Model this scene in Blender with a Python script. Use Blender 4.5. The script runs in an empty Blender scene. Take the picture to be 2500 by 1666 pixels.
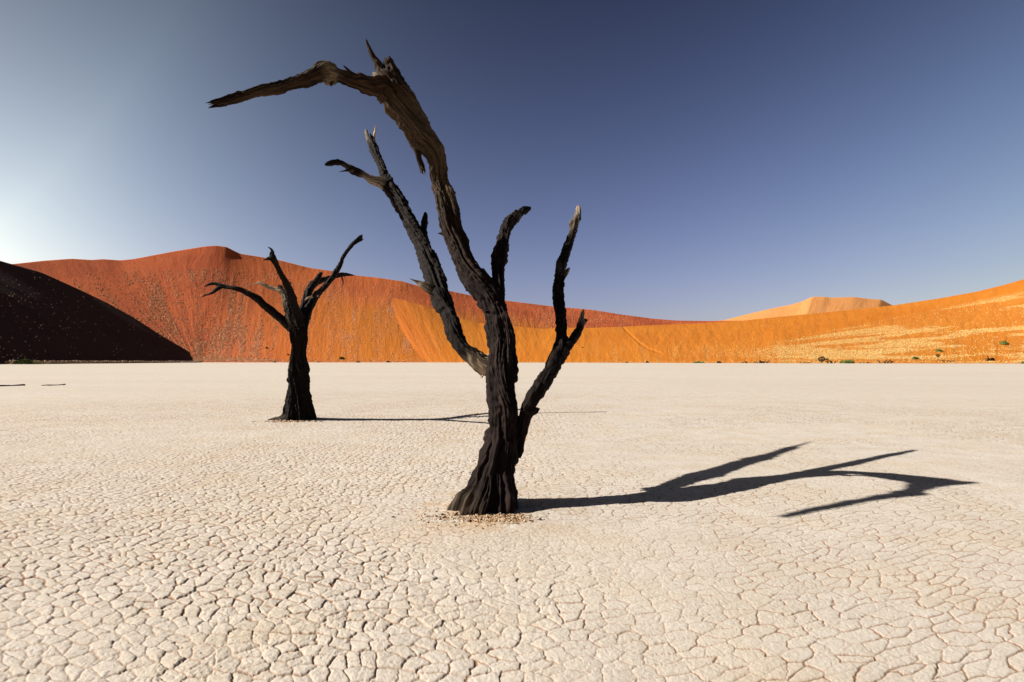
import bpy, math, random
import numpy as np
from mathutils import Vector

# ------------------------------------------------------------------ camera, light, exposure
scene = bpy.context.scene
col = scene.collection
FPX, CX, HY, CAMH = 1389.0, 1250.0, 878.0, 1.6       # focal length and horizon of a 20 mm lens on a 2500 px wide frame
cam_d = bpy.data.cameras.new('camera'); cam = bpy.data.objects.new('camera', cam_d); col.objects.link(cam)
cam.location = (0, 0, CAMH); cam.rotation_euler = (math.radians(90), 0, 0)
cam_d.lens = 20.0; cam_d.sensor_width = 36.0; cam_d.shift_y = 45.0 / 2500.0
cam_d.clip_start = 0.05; cam_d.clip_end = 20000
scene.camera = cam

SUN_A, SUN_B = 1.39, 0.02           # shadow of a one metre pole falls 1.39 m to the right and 0.02 m away
sun_vec = Vector((-SUN_A, -SUN_B, 1.0)).normalized()      # towards the sun
SUN_EL = math.asin(sun_vec.z)
SUN_AZ = math.atan2(sun_vec.x, sun_vec.y)
sd = bpy.data.lights.new('sun', 'SUN'); sun = bpy.data.objects.new('sun', sd); col.objects.link(sun)
sd.energy = 4.6; sd.angle = math.radians(0.5); sd.color = (1.0, 0.93, 0.83)
sun.rotation_euler = (-sun_vec).to_track_quat('-Z', 'Y').to_euler()

world = bpy.data.worlds.new('World'); scene.world = world; world.use_nodes = True
nt = world.node_tree; N = nt.nodes; L = nt.links
bg = N['Background']; bg.inputs['Strength'].default_value = 0.06
sky = N.new('ShaderNodeTexSky'); sky.sky_type = 'NISHITA'; sky.sun_disc = False
sky.sun_elevation = SUN_EL; sky.sun_rotation = SUN_AZ
sky.altitude = 800; sky.air_density = 0.9; sky.dust_density = 1.6; sky.ozone_density = 2.0
# a polarised clear sky: darkest in the band at right angles to the sun
tc = N.new('ShaderNodeTexCoord')
dot = N.new('ShaderNodeVectorMath'); dot.operation = 'DOT_PRODUCT'; dot.inputs[1].default_value = sun_vec
L.new(tc.outputs['Generated'], dot.inputs[0])
def wm(op, *v):
    n = N.new('ShaderNodeMath'); n.operation = op
    for i, x in enumerate(v):
        if isinstance(x, (int, float)): n.inputs[i].default_value = x
        else: L.new(x, n.inputs[i])
    return n.outputs[0]
sep = N.new('ShaderNodeSeparateXYZ'); L.new(tc.outputs['Generated'], sep.inputs[0])
dd = wm('MAXIMUM', wm('MINIMUM', dot.outputs['Value'], 0.63), -0.6)
ee = wm('MAXIMUM', wm('MINIMUM', sep.outputs['Z'], 0.54), 0.12)
d2 = wm('MULTIPLY', dd, dd)
terms = [dd, d2, ee, wm('MULTIPLY', ee, ee), wm('MULTIPLY', ee, dd), wm('MULTIPLY', d2, dd), wm('MULTIPLY', d2, ee)]
coef = {'Red': (.678, -.173, 1.479, -.498, -2.218, -2.151, 2.646, .247), 'Green': (.405, -.096, 1.315, -.105, -2.63, -2.505, 2.41, 1.201), 'Blue': (.478, -.138, .251, .199, -2.904, -2.026, 2.163, 1.112)}
zr = N.new('ShaderNodeMapRange'); zr.inputs['From Min'].default_value = 0.52; zr.inputs['From Max'].default_value = 0.95
zr.inputs['To Min'].default_value = 1.0; zr.inputs['To Max'].default_value = 0.30; L.new(sep.outputs['Z'], zr.inputs['Value'])
br = N.new('ShaderNodeMapRange'); br.inputs['From Min'].default_value = -0.4; br.inputs['From Max'].default_value = 0.35
br.inputs['To Min'].default_value = 0.35; br.inputs['To Max'].default_value = 1.0; L.new(sep.outputs['Y'], br.inputs['Value'])
deep = wm('MULTIPLY', zr.outputs[0], br.outputs[0])      # sky dimmed overhead and behind the camera to deepen the shadows
cmb = N.new('ShaderNodeCombineColor')
for nm, k in coef.items():
    acc = wm('ADD', terms[0], 0.0); acc = wm('MULTIPLY', acc, k[1]); acc = wm('ADD', acc, k[0] - 0.735)
    for tm, kk in zip(terms[1:], k[2:]): acc = wm('MULTIPLY_ADD', tm, kk, acc)
    L.new(wm('MULTIPLY', wm('EXPONENT', acc), deep), cmb.inputs[nm])
mulc = N.new('ShaderNodeMix'); mulc.data_type = 'RGBA'; mulc.blend_type = 'MULTIPLY'; mulc.inputs['Factor'].default_value = 1
L.new(sky.outputs[0], mulc.inputs['A']); L.new(cmb.outputs[0], mulc.inputs['B'])
L.new(mulc.outputs['Result'], bg.inputs['Color'])

scene.view_settings.view_transform = 'Standard'; scene.view_settings.look = 'None'
scene.view_settings.gamma = 1.0; scene.view_settings.exposure = 1.05
scene.cycles.max_bounces = 6

# ------------------------------------------------------------------ helpers
rng = np.random.default_rng(7)
T2 = rng.random((256, 256)).astype(np.float32)
T3 = rng.random((64, 64, 64)).astype(np.float32)
def n2(x, y, seed=0):
    x = x + seed * 17.31; y = y + seed * 9.77
    ix = np.floor(x).astype(np.int32); iy = np.floor(y).astype(np.int32)
    fx = (x - ix); fy = (y - iy)
    fx = fx * fx * (3 - 2 * fx); fy = fy * fy * (3 - 2 * fy)
    a = T2[ix & 255, iy & 255]; b = T2[(ix + 1) & 255, iy & 255]
    c = T2[ix & 255, (iy + 1) & 255]; d = T2[(ix + 1) & 255, (iy + 1) & 255]
    return (a * (1 - fx) + b * fx) * (1 - fy) + (c * (1 - fx) + d * fx) * fy
def f2(x, y, o=3, seed=0):
    s = 0; a = 1; t = 0
    for k in range(o):
        s = s + a * n2(x * 2 ** k, y * 2 ** k, seed + k * 3); t += a; a *= .5
    return s / t
def n3(x, y, z, seed=0):
    x = x + seed * 7.31 + 500; y = y + seed * 3.77 + 500; z = z + seed * 5.13 + 500
    ix = np.floor(x).astype(np.int32); iy = np.floor(y).astype(np.int32); iz = np.floor(z).astype(np.int32)
    fx = x - ix; fy = y - iy; fz = z - iz
    fx = fx * fx * (3 - 2 * fx); fy = fy * fy * (3 - 2 * fy); fz = fz * fz * (3 - 2 * fz)
    r = 0
    for i in (0, 1):
        for j in (0, 1):
            for k in (0, 1):
                w = (fx if i else 1 - fx) * (fy if j else 1 - fy) * (fz if k else 1 - fz)
                r = r + w * T3[(ix + i) & 63, (iy + j) & 63, (iz + k) & 63]
    return r
def sstep(a, b, x):
    t = np.clip((x - a) / (b - a), 0, 1); return t * t * (3 - 2 * t)
def ray(px, py, D):                                   # a point of the place seen at (px, py), D metres ahead
    return np.array([(px - CX) / FPX * D, D, CAMH + (HY - py) / FPX * D])
def on_ground(px, py):
    return ray(px, py, CAMH * FPX / (py - HY))
def proj(P):
    return CX + P[..., 0] / P[..., 1] * FPX, HY - (P[..., 2] - CAMH) / P[..., 1] * FPX

def mesh_np(name, V, F, mat, parent=None, smooth=True, attrs=None):
    V = np.asarray(V, np.float32).reshape(-1, 3)
    me = bpy.data.meshes.new(name)
    me.vertices.add(len(V)); me.vertices.foreach_set('co', V.ravel())
    parts = F if isinstance(F, list) else [F]
    parts = [np.asarray(f, np.int32) for f in parts if len(f)]
    idx = np.concatenate([f.ravel() for f in parts])
    cnt = np.concatenate([np.full(len(f), f.shape[1], np.int32) for f in parts])
    st = np.concatenate([[0], np.cumsum(cnt)[:-1]]).astype(np.int32)
    me.loops.add(len(idx)); me.loops.foreach_set('vertex_index', idx)
    me.polygons.add(len(cnt)); me.polygons.foreach_set('loop_start', st)
    me.polygons.foreach_set('use_smooth', np.full(len(cnt), smooth, dtype=bool))
    for k, a in (attrs or {}).items():
        a = np.asarray(a, np.float32)
        if a.size == len(V):
            at = me.attributes.new(k, 'FLOAT', 'POINT'); at.data.foreach_set('value', a.ravel())
        else:
            at = me.attributes.new(k, 'FLOAT_VECTOR', 'POINT'); at.data.foreach_set('vector', a.ravel())
    me.update(calc_edges=True); me.validate()
    me.materials.append(mat)
    o = bpy.data.objects.new(name, me); col.objects.link(o)
    if parent is not None:
        o.parent = parent
        o.matrix_parent_inverse.identity()
    return o
def empty(name, loc):
    o = bpy.data.objects.new(name, None); o.location = loc; col.objects.link(o); return o
def tag(o, label=None, cat=None, group=None, kind=None):
    if label: o['label'] = label
    if cat: o['category'] = cat
    if group: o['group'] = group
    if kind: o['kind'] = kind
    return o

def mat_new(name, rough=0.95):
    m = bpy.data.materials.new(name); m.use_nodes = True
    b = m.node_tree.nodes['Principled BSDF']; b.inputs['Roughness'].default_value = rough
    b.inputs['Specular IOR Level'].default_value = 0.12
    return m, m.node_tree, b
def node(t, typ, **kw):
    n = t.nodes.new(typ)
    for k, v in kw.items():
        if k in n.inputs: n.inputs[k].default_value = v
        else: setattr(n, k, v)
    return n
def ramp(t, fac, stops):
    r = t.nodes.new('ShaderNodeValToRGB'); t.links.new(fac, r.inputs[0])
    e = r.color_ramp.elements
    while len(e) < len(stops): e.new(0.5)
    for i, (p, c) in enumerate(stops): e[i].position = p; e[i].color = (*c, 1)
    return r.outputs[0]
def noise(t, vec, scale, detail=4, rough=0.55):
    n = node(t, 'ShaderNodeTexNoise', Scale=scale, Detail=detail, Roughness=rough)
    t.links.new(vec, n.inputs['Vector']); return n.outputs[0]
def mix(t, fac, a, b, typ='MIX'):
    n = t.nodes.new('ShaderNodeMix'); n.data_type = 'RGBA'; n.blend_type = typ
    for s, v in (('Factor', fac), ('A', a), ('B', b)):
        if isinstance(v, (int, float)): n.inputs[s].default_value = v
        elif isinstance(v, tuple): n.inputs[s].default_value = (*v, 1)
        else: t.links.new(v, n.inputs[s])
    return n.outputs['Result']
def math_(t, op, a, b=0.0, clamp=False):
    n = t.nodes.new('ShaderNodeMath'); n.operation = op; n.use_clamp = clamp
    for i, v in enumerate((a, b)):
        if isinstance(v, (int, float)): n.inputs[i].default_value = v
        else: t.links.new(v, n.inputs[i])
    return n.outputs[0]
def attr(t, name, out='Fac'):
    a = t.nodes.new('ShaderNodeAttribute'); a.attribute_name = name; return a.outputs[out]
def bump(t, bs, h, strength, dist, prev=None):
    b = node(t, 'ShaderNodeBump', Strength=strength, Distance=dist); t.links.new(h, b.inputs['Height'])
    if prev is not None: t.links.new(prev, b.inputs['Normal'])
    t.links.new(b.outputs[0], bs.inputs['Normal']); return b.outputs[0]

# ------------------------------------------------------------------ clay pan
TREE1 = (-0.30, 6.05); TREE2 = (-5.75, 15.2)
def clay_height(x, y):
    r = np.sqrt(x * x + y * y)
    near = 1 - sstep(16.0, 34.0, r)
    side = sstep(-0.8, 1.4, x - 0.1 * (y - 3) + 1.2 * (f2(x * .35, y * .35, 2, 4) - .5))     # 0 rough plates, 1 flat plates
    xt = y * np.sin(np.clip(x / np.maximum(y, .5), -1.5, 1.5)); yt = y * np.cos(np.clip(x / np.maximum(y, .5), -1.5, 1.5))   # the plates are drawn out a little towards the pan's flanks
    x0_, y0_ = x, y; sd_ = (xt + 1.5) / 3.2; sz_ = 0
    tabx = np.linspace(-60, 60, 4001); tabs = .104 + .052 * sstep(0, 1, (tabx + 1.5) / 3.2)
    cum = np.cumsum(.12 / tabs) * (tabx[1] - tabx[0]); cum -= np.interp(0, tabx, cum)
    x = np.interp(xt, tabx, cum).astype(np.float32); y = (yt * 1.04).astype(np.float32)
    wx = x + .060 * (f2(x * 4.6, y * 4.6, 2, 1) - .5) + .020 * (n2(x * 22, y * 22, 5) - .5) + .009 * (n2(x * 55, y * 55, 7) - .5)
    wy = y + .060 * (f2(x * 4.6, y * 4.6, 2, 2) - .5) + .020 * (n2(x * 22, y * 22, 6) - .5) + .009 * (n2(x * 55, y * 55, 8) - .5)
    def voro(sc, jit, seed):
        gx = wx / sc + seed * 31.7; gy = wy / sc + seed * 11.3
        ix = np.floor(gx).astype(np.int32); iy = np.floor(gy).astype(np.int32)
        Ja = T2; bd = np.full(gx.shape, 1e9, np.float32); bx = np.zeros_like(bd); by = np.zeros_like(bd)
        bi = np.zeros(gx.shape, np.int32); bj = np.zeros(gx.shape, np.int32)
        for i in (-1, 0, 1):
            for j in (-1, 0, 1):
                cx = ix + i; cy = iy + j
                px = cx + .5 + jit * (Ja[cx & 255, cy & 255] - .5) - gx
                py = cy + .5 + jit * (Ja[(cy + 91) & 255, (cx + 37) & 255] - .5) - gy
                d = px * px + py * py; m = d < bd
                bd = np.where(m, d, bd); bx = np.where(m, px, bx); by = np.where(m, py, by)
                bi = np.where(m, cx, bi); bj = np.where(m, cy, bj)
        e = np.full(gx.shape, 1e9, np.float32); hh = np.zeros_like(e)
        idc = T2[(bi + 13) & 255, (bj + 201) & 255]
        for i in (-2, -1, 0, 1, 2):
            for j in (-2, -1, 0, 1, 2):
                if abs(i) + abs(j) > 3: continue
                cx = bi + i; cy = bj + j
                if i == 0 and j == 0: continue
                px = cx + .5 + jit * (Ja[cx & 255, cy & 255] - .5) - gx
                py = cy + .5 + jit * (Ja[(cy + 91) & 255, (cx + 37) & 255] - .5) - gy
                dx = px - bx; dy = py - by; ln = np.sqrt(dx * dx + dy * dy) + 1e-6
                dd = ((px + bx) * .5 * dx + (py + by) * .5 * dy) / ln
                m = dd < e; e = np.where(m, dd, e)
                hh = np.where(m, T2[(cx + 13) & 255, (cy + 201) & 255], hh)
        return e * sc, idc, (idc + hh) % 1.0, -bx * sc, -by * sc, T2[(bi + 77) & 255, (bj + 5) & 255]
    e1, id1, edge1, ox, oy, id2 = voro(0.122, .80, 1)
    e2, _, edge2, _, _, _ = voro(0.055, 1.0, 2)
    x, y = x0_, y0_
    patch = f2(x * .55, y * .55, 3, 11)
    openness = sstep(.12, .75, edge1 * .75 + .45 * n2(x * 5, y * 5, 12)) * (.35 + .65 * sstep(.30, .55, patch))
    openness = np.maximum(openness, .45 - .12 * side)
    d1 = np.hypot(x - TREE1[0], y - TREE1[1]); d2 = np.hypot(x - TREE2[0], y - TREE2[1])
    calm = sstep(.5, 1.9, d1 + .8 * (patch - .5)) * sstep(.5, 1.5, d2)
    # the trodden, finer belt in the middle distance
    belt = 1 - .55 * sstep(4.6, 6.2, y + .5 * x) * (1 - sstep(7.0, 8.0, y)) * sstep(-1.6, -.4, x) * (1 - sstep(.3, 1.3, x))
    amp = calm * belt * (1 - .45 * sstep(4.2, 9.0, r) * (.35 + .65 * side))
    w = (.0022 + .0030 * openness) * (1 - .35 * side)
    w = w * (1.0 + .05 * r)
    crack = (1 - sstep(w * .35, w * 1.5, e1)) * openness
    fine = (1 - sstep(.001, .0055 + .0004 * r, e2)) * sstep(.50, .80, edge2 * .6 + .5 * n2(x * 3.1, y * 3.1, 21)) * (.75 - .35 * side)
    domeA = (.0062 * (1 - side) + .0020 * side)
    lip = np.exp(-(e1 / .014) ** 1.3)
    h = -(.0068 - .0015 * side) * crack * amp - domeA * lip * amp * (.35 + .65 * openness)
    h -= .0035 * fine * amp
    h += amp * (1 - .72 * side) * (.0055 * (id1 - .5) + ox * .10 * (id2 - .5) + oy * .10 * (id1 - .5))
    h += .0045 * (f2(x * 9, y * 9, 3, 14) - .5) * (1.2 - .8 * side) + .0034 * (n2(x * 38, y * 38, 15) - .5) * (1 - .6 * side)
    h += .0018 * (n2(x * 85, y * 85, 33) - .5)
    pit = sstep(.74, .90, n2(x * 55, y * 55, 16)) * sstep(.4, .6, f2(x * 2, y * 2, 2, 17)); h -= .0035 * pit * (1 - .6 * side)
    h = h * near
    h += .03 * (f2(x * .5, y * .5, 3, 18) - .5) * sstep(1.0, 3.0, r)
    h += .10 * (f2(x * .06, y * .10, 2, 19) - .5) * sstep(9, 40, r)
    # silt heaped round the trunks
    h += .035 * np.exp(-(d1 / .75) ** 2) + .035 * np.exp(-(d2 / .7) ** 2) + .012 * (f2(x * 14, y * 14, 2, 31) - .5) * np.exp(-(d1 / .9) ** 2)
    rust = np.clip(crack * .9 + .35 * lip * openness * (.3 + f2(x * 1.7, y * 1.7, 2, 22)), 0, 1) * amp * near
    stain = np.clip(np.exp(-((d1 - .25) / .60) ** 2) * sstep(.35, .62, f2(x * 2.6, y * 3.6, 3, 23)) * 1.3 + .9 * np.exp(-(d2 / .8) ** 2) * n2(x * 3, y * 3, 3), 0, 1)
    return h, rust, stain, crack * near

def seq(spec):
    out = [spec[0][0]]
    for a, b, s0, s1 in spec:
        while out[-1] < b:
            t = (out[-1] - a) / (b - a); out.append(out[-1] + s0 + (s1 - s0) * t)
    return np.array(out)
rad = seq([(1.2, 3.0, .010, .0075), (3.0, 6.0, .0075, .011), (6.0, 10.0, .011, .019), (10, 34, .019, .13)])
rad = np.concatenate([[.02, .3, .7], rad, np.geomspace(rad[-1] * 1.008, 4500, 200)])
az_d = np.linspace(math.radians(-52), math.radians(52), 1560)
az = np.concatenate([az_d, np.linspace(az_d[-1], 2 * math.pi + az_d[0], 60)[1:-1]])
AZ, RR = np.meshgrid(az, rad)
GX = (np.sin(AZ) * RR).astype(np.float32); GY = (np.cos(AZ) * RR).astype(np.float32)
H = np.zeros_like(GX); RU = np.zeros_like(GX); ST = np.zeros_like(GX); CK = np.zeros_like(GX)
for a in range(0, len(rad), 60):
    s = slice(a, a + 60); H[s], RU[s], ST[s], CK[s] = clay_height(GX[s], GY[s])
back = sstep(math.radians(54), math.radians(70), np.minimum(AZ % (2 * math.pi), 2 * math.pi - AZ % (2 * math.pi)))
H *= (1 - back)
nr, na = GX.shape
I = np.arange(nr * na, dtype=np.int32).reshape(nr, na)
q = np.stack([I[:-1], np.roll(I, -1, 1)[:-1], np.roll(I, -1, 1)[1:], I[1:]], -1).reshape(-1, 4)[:, ::-1]
def gh(x, y):
    a = clay_height(np.array([x], np.float32), np.array([y], np.float32))[0][0]; return float(a)

m, t, b = mat_new('cracked_clay', 0.97)
geo = t.nodes.new('ShaderNodeNewGeometry'); pos = geo.outputs['Position']
big = noise(t, pos, .35, 3); strk = node(t, 'ShaderNodeMapping'); t.links.new(pos, strk.inputs['Vector']); strk.inputs['Scale'].default_value = (.03, .11, 1); tonal = noise(t, strk.outputs[0], 1.0, 5, .6); mid = noise(t, pos, 2.3, 5, .6); fin = noise(t, pos, 38, 5, .65)
c = ramp(t, mid, [(.30, (.41, .372, .325)), (.55, (.478, .447, .408)), (.75, (.515, .488, .452))])
c = mix(t, ramp(t, big, [(.35, (0, 0, 0)), (.7, (.5, .5, .5))]), c, (.465, .410, .332))
c = mix(t, ramp(t, tonal, [(.35, (.55, .55, .55)), (.60, (0, 0, 0))]), c, (.43, .375, .32))
dust = noise(t, pos, 1.1, 4, .6)
c = mix(t, ramp(t, dust, [(.48, (0, 0, 0)), (.70, (.55, .55, .55))]), c, (.44, .365, .27))
spk = node(t, 'ShaderNodeTexVoronoi', Scale=55.0); t.links.new(pos, spk.inputs['Vector'])
c = mix(t, ramp(t, spk.outputs['Distance'], [(.06, (.7, .7, .7)), (.16, (0, 0, 0))]), c, (.26, .19, .14))
sx = t.nodes.new('ShaderNodeSeparateXYZ'); t.links.new(pos, sx.inputs[0])
c = mix(t, ramp(t, fin, [(.30, (.5, .5, .5)), (.46, (0, 0, 0))]), c, (.30, .225, .165))
c = mix(t, math_(t, 'MULTIPLY', attr(t, 'rust'), .50, True), c, (.36, .21, .12))
c = mix(t, math_(t, 'MULTIPLY', attr(t, 'stain'), math_(t, 'MULTIPLY', noise(t, pos, 17, 4), 1.1), True), c, (.36, .22, .09))
c = mix(t, math_(t, 'MULTIPLY', attr(t, 'crack'), .75, True), c, (.17, .075, .035))
t.links.new(c, b.inputs['Base Color'])
b1 = bump(t, b, noise(t, pos, 130, 4, .7), .35, .004)
b2 = bump(t, b, fin, .8, .009, b1)
# far-off relief too fine for the mesh
vo = node(t, 'ShaderNodeTexVoronoi', Scale=4.6, feature='DISTANCE_TO_EDGE')
wob = t.nodes.new('ShaderNodeVectorMath'); wob.operation = 'ADD'
nn = node(t, 'ShaderNodeTexNoise', Scale=3.0, Detail=3.0); t.links.new(pos, nn.inputs['Vector'])
sc_ = t.nodes.new('ShaderNodeVectorMath'); sc_.operation = 'SCALE'; sc_.inputs['Scale'].default_value = .25
t.links.new(nn.outputs['Color'], sc_.inputs[0]); t.links.new(pos, wob.inputs[0]); t.links.new(sc_.outputs[0], wob.inputs[1])
t.links.new(wob.outputs[0], vo.inputs['Vector'])
vh = ramp(t, vo.outputs['Distance'], [(0.0, (0, 0, 0)), (.10, (1, 1, 1))])
far = ramp(t, math_(t, 'MULTIPLY', sx.outputs['Y'], .02), [(.30, (0, 0, 0)), (.60, (1, 1, 1)), (.9, (1, 1, 1)), (1., (.6, .6, .6))])
vhm = mix(t, far, (1, 1, 1), vh)
b3 = bump(t, b, vhm, .55, .02, b2)
clay = m
ground = mesh_np('ground', np.stack([GX, GY, H], -1), q, clay, smooth=True, attrs={'rust': RU, 'stain': ST, 'crack': CK})
tag(ground, 'cracked pale clay pan floor with curling polygonal plates', kind='structure')
del GX, GY, RU, ST, CK, AZ, RR

# ------------------------------------------------------------------ dunes
def sand_mat(name, lo, hi, alt, vs=1.0, blend=(.43, .132, .012), strawc=(.50, .30, .10)):
    m, t, b = mat_new(name, 1.0)
    geo = t.nodes.new('ShaderNodeNewGeometry'); pos = geo.outputs['Position']
    mp = node(t, 'ShaderNodeMapping'); t.links.new(attr(t, 'uvw', 'Vector'), mp.inputs['Vector']); mp.inputs['Scale'].default_value = (1, .13, 1)
    st = noise(t, mp.outputs[0], .22 * vs, 5, .6)
    bl = noise(t, pos, .018, 4, .55)
    c = mix(t, ramp(t, bl, [(.35, (0, 0, 0)), (.65, (1, 1, 1))]), lo, hi)
    c = mix(t, ramp(t, st, [(.45, (0, 0, 0)), (.72, (.5, .5, .5))]), c, alt)
    c = mix(t, attr(t, 'warm'), c, blend)
    sf = math_(t, 'MULTIPLY', attr(t, 'straw'), ramp(t, noise(t, pos, .9, 5, .7), [(.35, (.1, .1, .1)), (.65, (.75, .75, .75))]), True)
    c = mix(t, sf, c, strawc)
    g = noise(t, pos, 1.6, 4, .7)
    c = mix(t, ramp(t, g, [(.3, (.35, .35, .35)), (.55, (0, 0, 0))]), c, tuple(v * .62 for v in lo))
    t.links.new(c, b.inputs['Base Color'])
    p1 = bump(t, b, st, .7, 1.2); p2 = bump(t, b, g, .8, .35, p1)
    return m
M_red = sand_mat('red_sand', (.33, .066, .024), (.49, .112, .032), (.52, .140, .045), strawc=(.46, .19, .10))
M_orange = sand_mat('orange_sand', (.40, .122, .010), (.43, .142, .012), (.45, .160, .020), blend=(.38, .102, .016))
M_shaded = sand_mat('shaded_red_sand', (.045, .022, .019), (.052, .025, .021), (.06, .030, .024))  # same sand as the red dune, its shade darkened into the colour
M_hazed = sand_mat('hazed_far_sand', (.50, .215, .070), (.53, .24, .082), (.47, .195, .062))  # distance haze painted in as a paler sand colour

def blob(px, py, cx, cy, sx, sy, rot=0):
    c_, s_ = math.cos(rot), math.sin(rot); dx = (px - cx); dy = (py - cy)
    return np.exp(-((dx * c_ + dy * s_) / sx) ** 2 - ((-dx * s_ + dy * c_) / sy) ** 2)
def d_red(px, py, u, v, C):
    st = sstep(.40, .70, f2(u * 150, v * 2.2, 3, 70)); pt = sstep(.35, .62, f2(px * .012, py * .02, 2, 71))
    d = 1.1 * blob(px, py, 480, 740, 85, 110, .5) + 1.0 * blob(px, py, 560, 820, 120, 60) + .9 * blob(px, py, 400, 720, 50, 70, .5) + .35 * blob(px, py, 330, 760, 120, 70, .5) \
        + .6 * blob(px, py, 720, 730, 60, 110, -.5) + 1.3 * blob(px, py, 890, 780, 80, 75, .4) + 1.6 * blob(px, py, 985, 810, 12, 80, -.38) \
        + .5 * blob(px, py, 840, 860, 100, 20) + .5 * blob(px, py, 1250, 775, 200, 28) + .25 * blob(px, py, 1450, 785, 120, 20)
    d = d * (.12 + st) * (.25 + pt)
    d += .03 * ((py > 690))
    d += 3.0 * sstep(864, 879, py + 10 * sstep(470, 700, px) * -1) * sstep(430, 470, px) * (1 - sstep(600, 800, px)) + .35 * sstep(875, 883, py)
    return d * (py > 655 + .04 * np.abs(px - 500)) * (1 - .9 * blob(px, py, 690, 850, 16, 60, -.2))
def d_or(px, py, u, v, C):
    q = (886 - py) / np.maximum(px - 1560, 60); st = sstep(.45, .62, f2(q * 74 + px * .0022, px * .006 + 0 * q, 3, 80))
    top = 886 - (px - 1700) * .205 - 14
    right = sstep(0, 16, py - top) * sstep(1800, 2050, px)
    d = right * (.10 + 1.6 * st)
    v2 = sstep(.55, .74, f2(u * 190, v * 2.5, 2, 82))
    lo = sstep(820, 862, py)
    d += .30 * v2 * lo * sstep(1380, 1480, px) + .16 * v2 * sstep(800, 850, py) * (1 - sstep(1000, 1420, px)) + .25 * sstep(880, 885, py)
    d += .30 * blob(px, py, 1900, 865, 200, 14)
    d *= 1 - .93 * blob(px, py, 2480, 858, 75, 10, -.1) - .8 * blob(px, py, 2360, 876, 190, 5) - .7 * blob(px, py, 1815, 877, 50, 6)
    return np.clip(d, 0, 9) + .006
def resample(P, n, k=None):
    P = np.asarray(P, float); d = np.concatenate([[0], np.cumsum(np.linalg.norm(np.diff(P[:, :2], axis=0), axis=1))])
    if k is not None: d = np.asarray(k, float)
    # smooth Catmull-like: linear then gaussian smoothing
    tt = np.linspace(d[0], d[-1], n); Q = np.stack([np.interp(tt, d, P[:, i]) for i in range(3)], 1)
    return Q
def smooth(Q, n, axis=0):
    for _ in range(n):
        A = Q.copy(); A[1:-1] = (Q[:-2] + 2 * Q[1:-1] + Q[2:]) / 4; Q = A
    return Q
def dune(name, foot, crest, mat, nu=500, nv=160, pw=1.0, back_w=160, back_dir=None, flute=.6, sm=6, label='', seed=0, warmf=None, fsm=0, strawf=None, path=None):
    """foot and crest share their number of stations; a ruled windblown face between them, a lee side behind"""
    k = np.arange(len(foot)); F = smooth(resample(foot, nu, k), fsm or sm * 6); C = smooth(resample(crest, nu, k), sm); Cs = smooth(C, 900) if fsm else C
    v = np.concatenate([np.linspace(-.06, 1, nv), 1 + np.linspace(0, 1, 24)[1:] ** 1.5])
    U = np.linspace(0, 1, nu)[:, None]; V = v[None, :]
    G = np.zeros((nu, len(v), 3))
    vf = np.clip(V, -.06, 1)
    kv = sstep(.80, 1.0, vf)                            # the face is smoother than its crest line
    CC = Cs[:, None] * (1 - kv[..., None]) + C[:, None] * kv[..., None]
    for i in (0, 1): G[..., i] = F[:, i:i+1] + (CC[..., i] - F[:, i:i+1]) * vf
    prof = np.sign(vf) * np.abs(vf) ** pw
    G[..., 2] = CC[..., 2] * prof
    bd = C[:, :2] - F[:, :2]; bd /= np.linalg.norm(bd, axis=1)[:, None] + 1e-9
    if back_dir is not None: bd[:] = back_dir
    bv = np.clip(V - 1, 0, 1)
    G[..., 0] += bd[:, 0:1] * bv * back_w; G[..., 1] += bd[:, 1:2] * bv * back_w
    G[..., 2] = np.where(V > 1, C[:, 2:3] * (1 - bv) ** 1.3 - 3 * bv, G[..., 2])
    along = np.concatenate([[0], np.cumsum(np.linalg.norm(np.diff((F + C)[:, :2] / 2, axis=0), axis=1))])[:, None]
    slope_len = np.linalg.norm(C - F, axis=1)[:, None] * V
    env = np.clip(np.sin(np.clip(V, 0, 1) * math.pi), 0, 1)
    a_ = along + 0 * V; s_ = slope_len + 0 * along
    G[..., 2] += flute * env * ((f2(a_ * .06, s_ * .010, 3, 40 + seed) - .5) * 3.2 + (f2(a_ * .25, s_ * .03, 2, 50 + seed) - .5) * 1.0)
    G[..., 2] += flute * .5 * (f2(G[..., 0] * .09, G[..., 1] * .09, 3, 60 + seed) - .5) * env
    I = np.arange(nu * len(v), dtype=np.int32).reshape(nu, len(v))
    q = np.stack([I[:-1, :-1], I[1:, :-1], I[1:, 1:], I[:-1, 1:]], -1).reshape(-1, 4)
    uvw = np.stack([a_, s_, 0 * a_], -1)
    warm = warmf(U, V) if warmf else 0 * a_
    X_, Y_ = proj(np.where(G[..., 1:2] > 5, G, 5.0)); straw = np.clip(strawf(X_, Y_, U + 0 * V, V + 0 * U, G), 0, 1) * (V < 1) if strawf else 0 * a_
    if path is not None:                               # a trodden line down the slope
        dm = np.full(X_.shape, 1e9)
        for (x0, y0), (x1, y1) in zip(path[:-1], path[1:]):
            tt = np.clip(((X_ - x0) * (x1 - x0) + (Y_ - y0) * (y1 - y0)) / ((x1 - x0) ** 2 + (y1 - y0) ** 2), 0, 1)
            dm = np.minimum(dm, np.hypot(X_ - x0 - tt * (x1 - x0), Y_ - y0 - tt * (y1 - y0)))
        G[..., 2] -= .42 * np.exp(-(dm / 2.2) ** 2)
    o = mesh_np(name, G, q, mat, smooth=True, attrs={'uvw': uvw.reshape(-1, 3), 'warm': warm, 'straw': straw})
    tag(o, label, kind='structure')
    return G, nv

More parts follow.
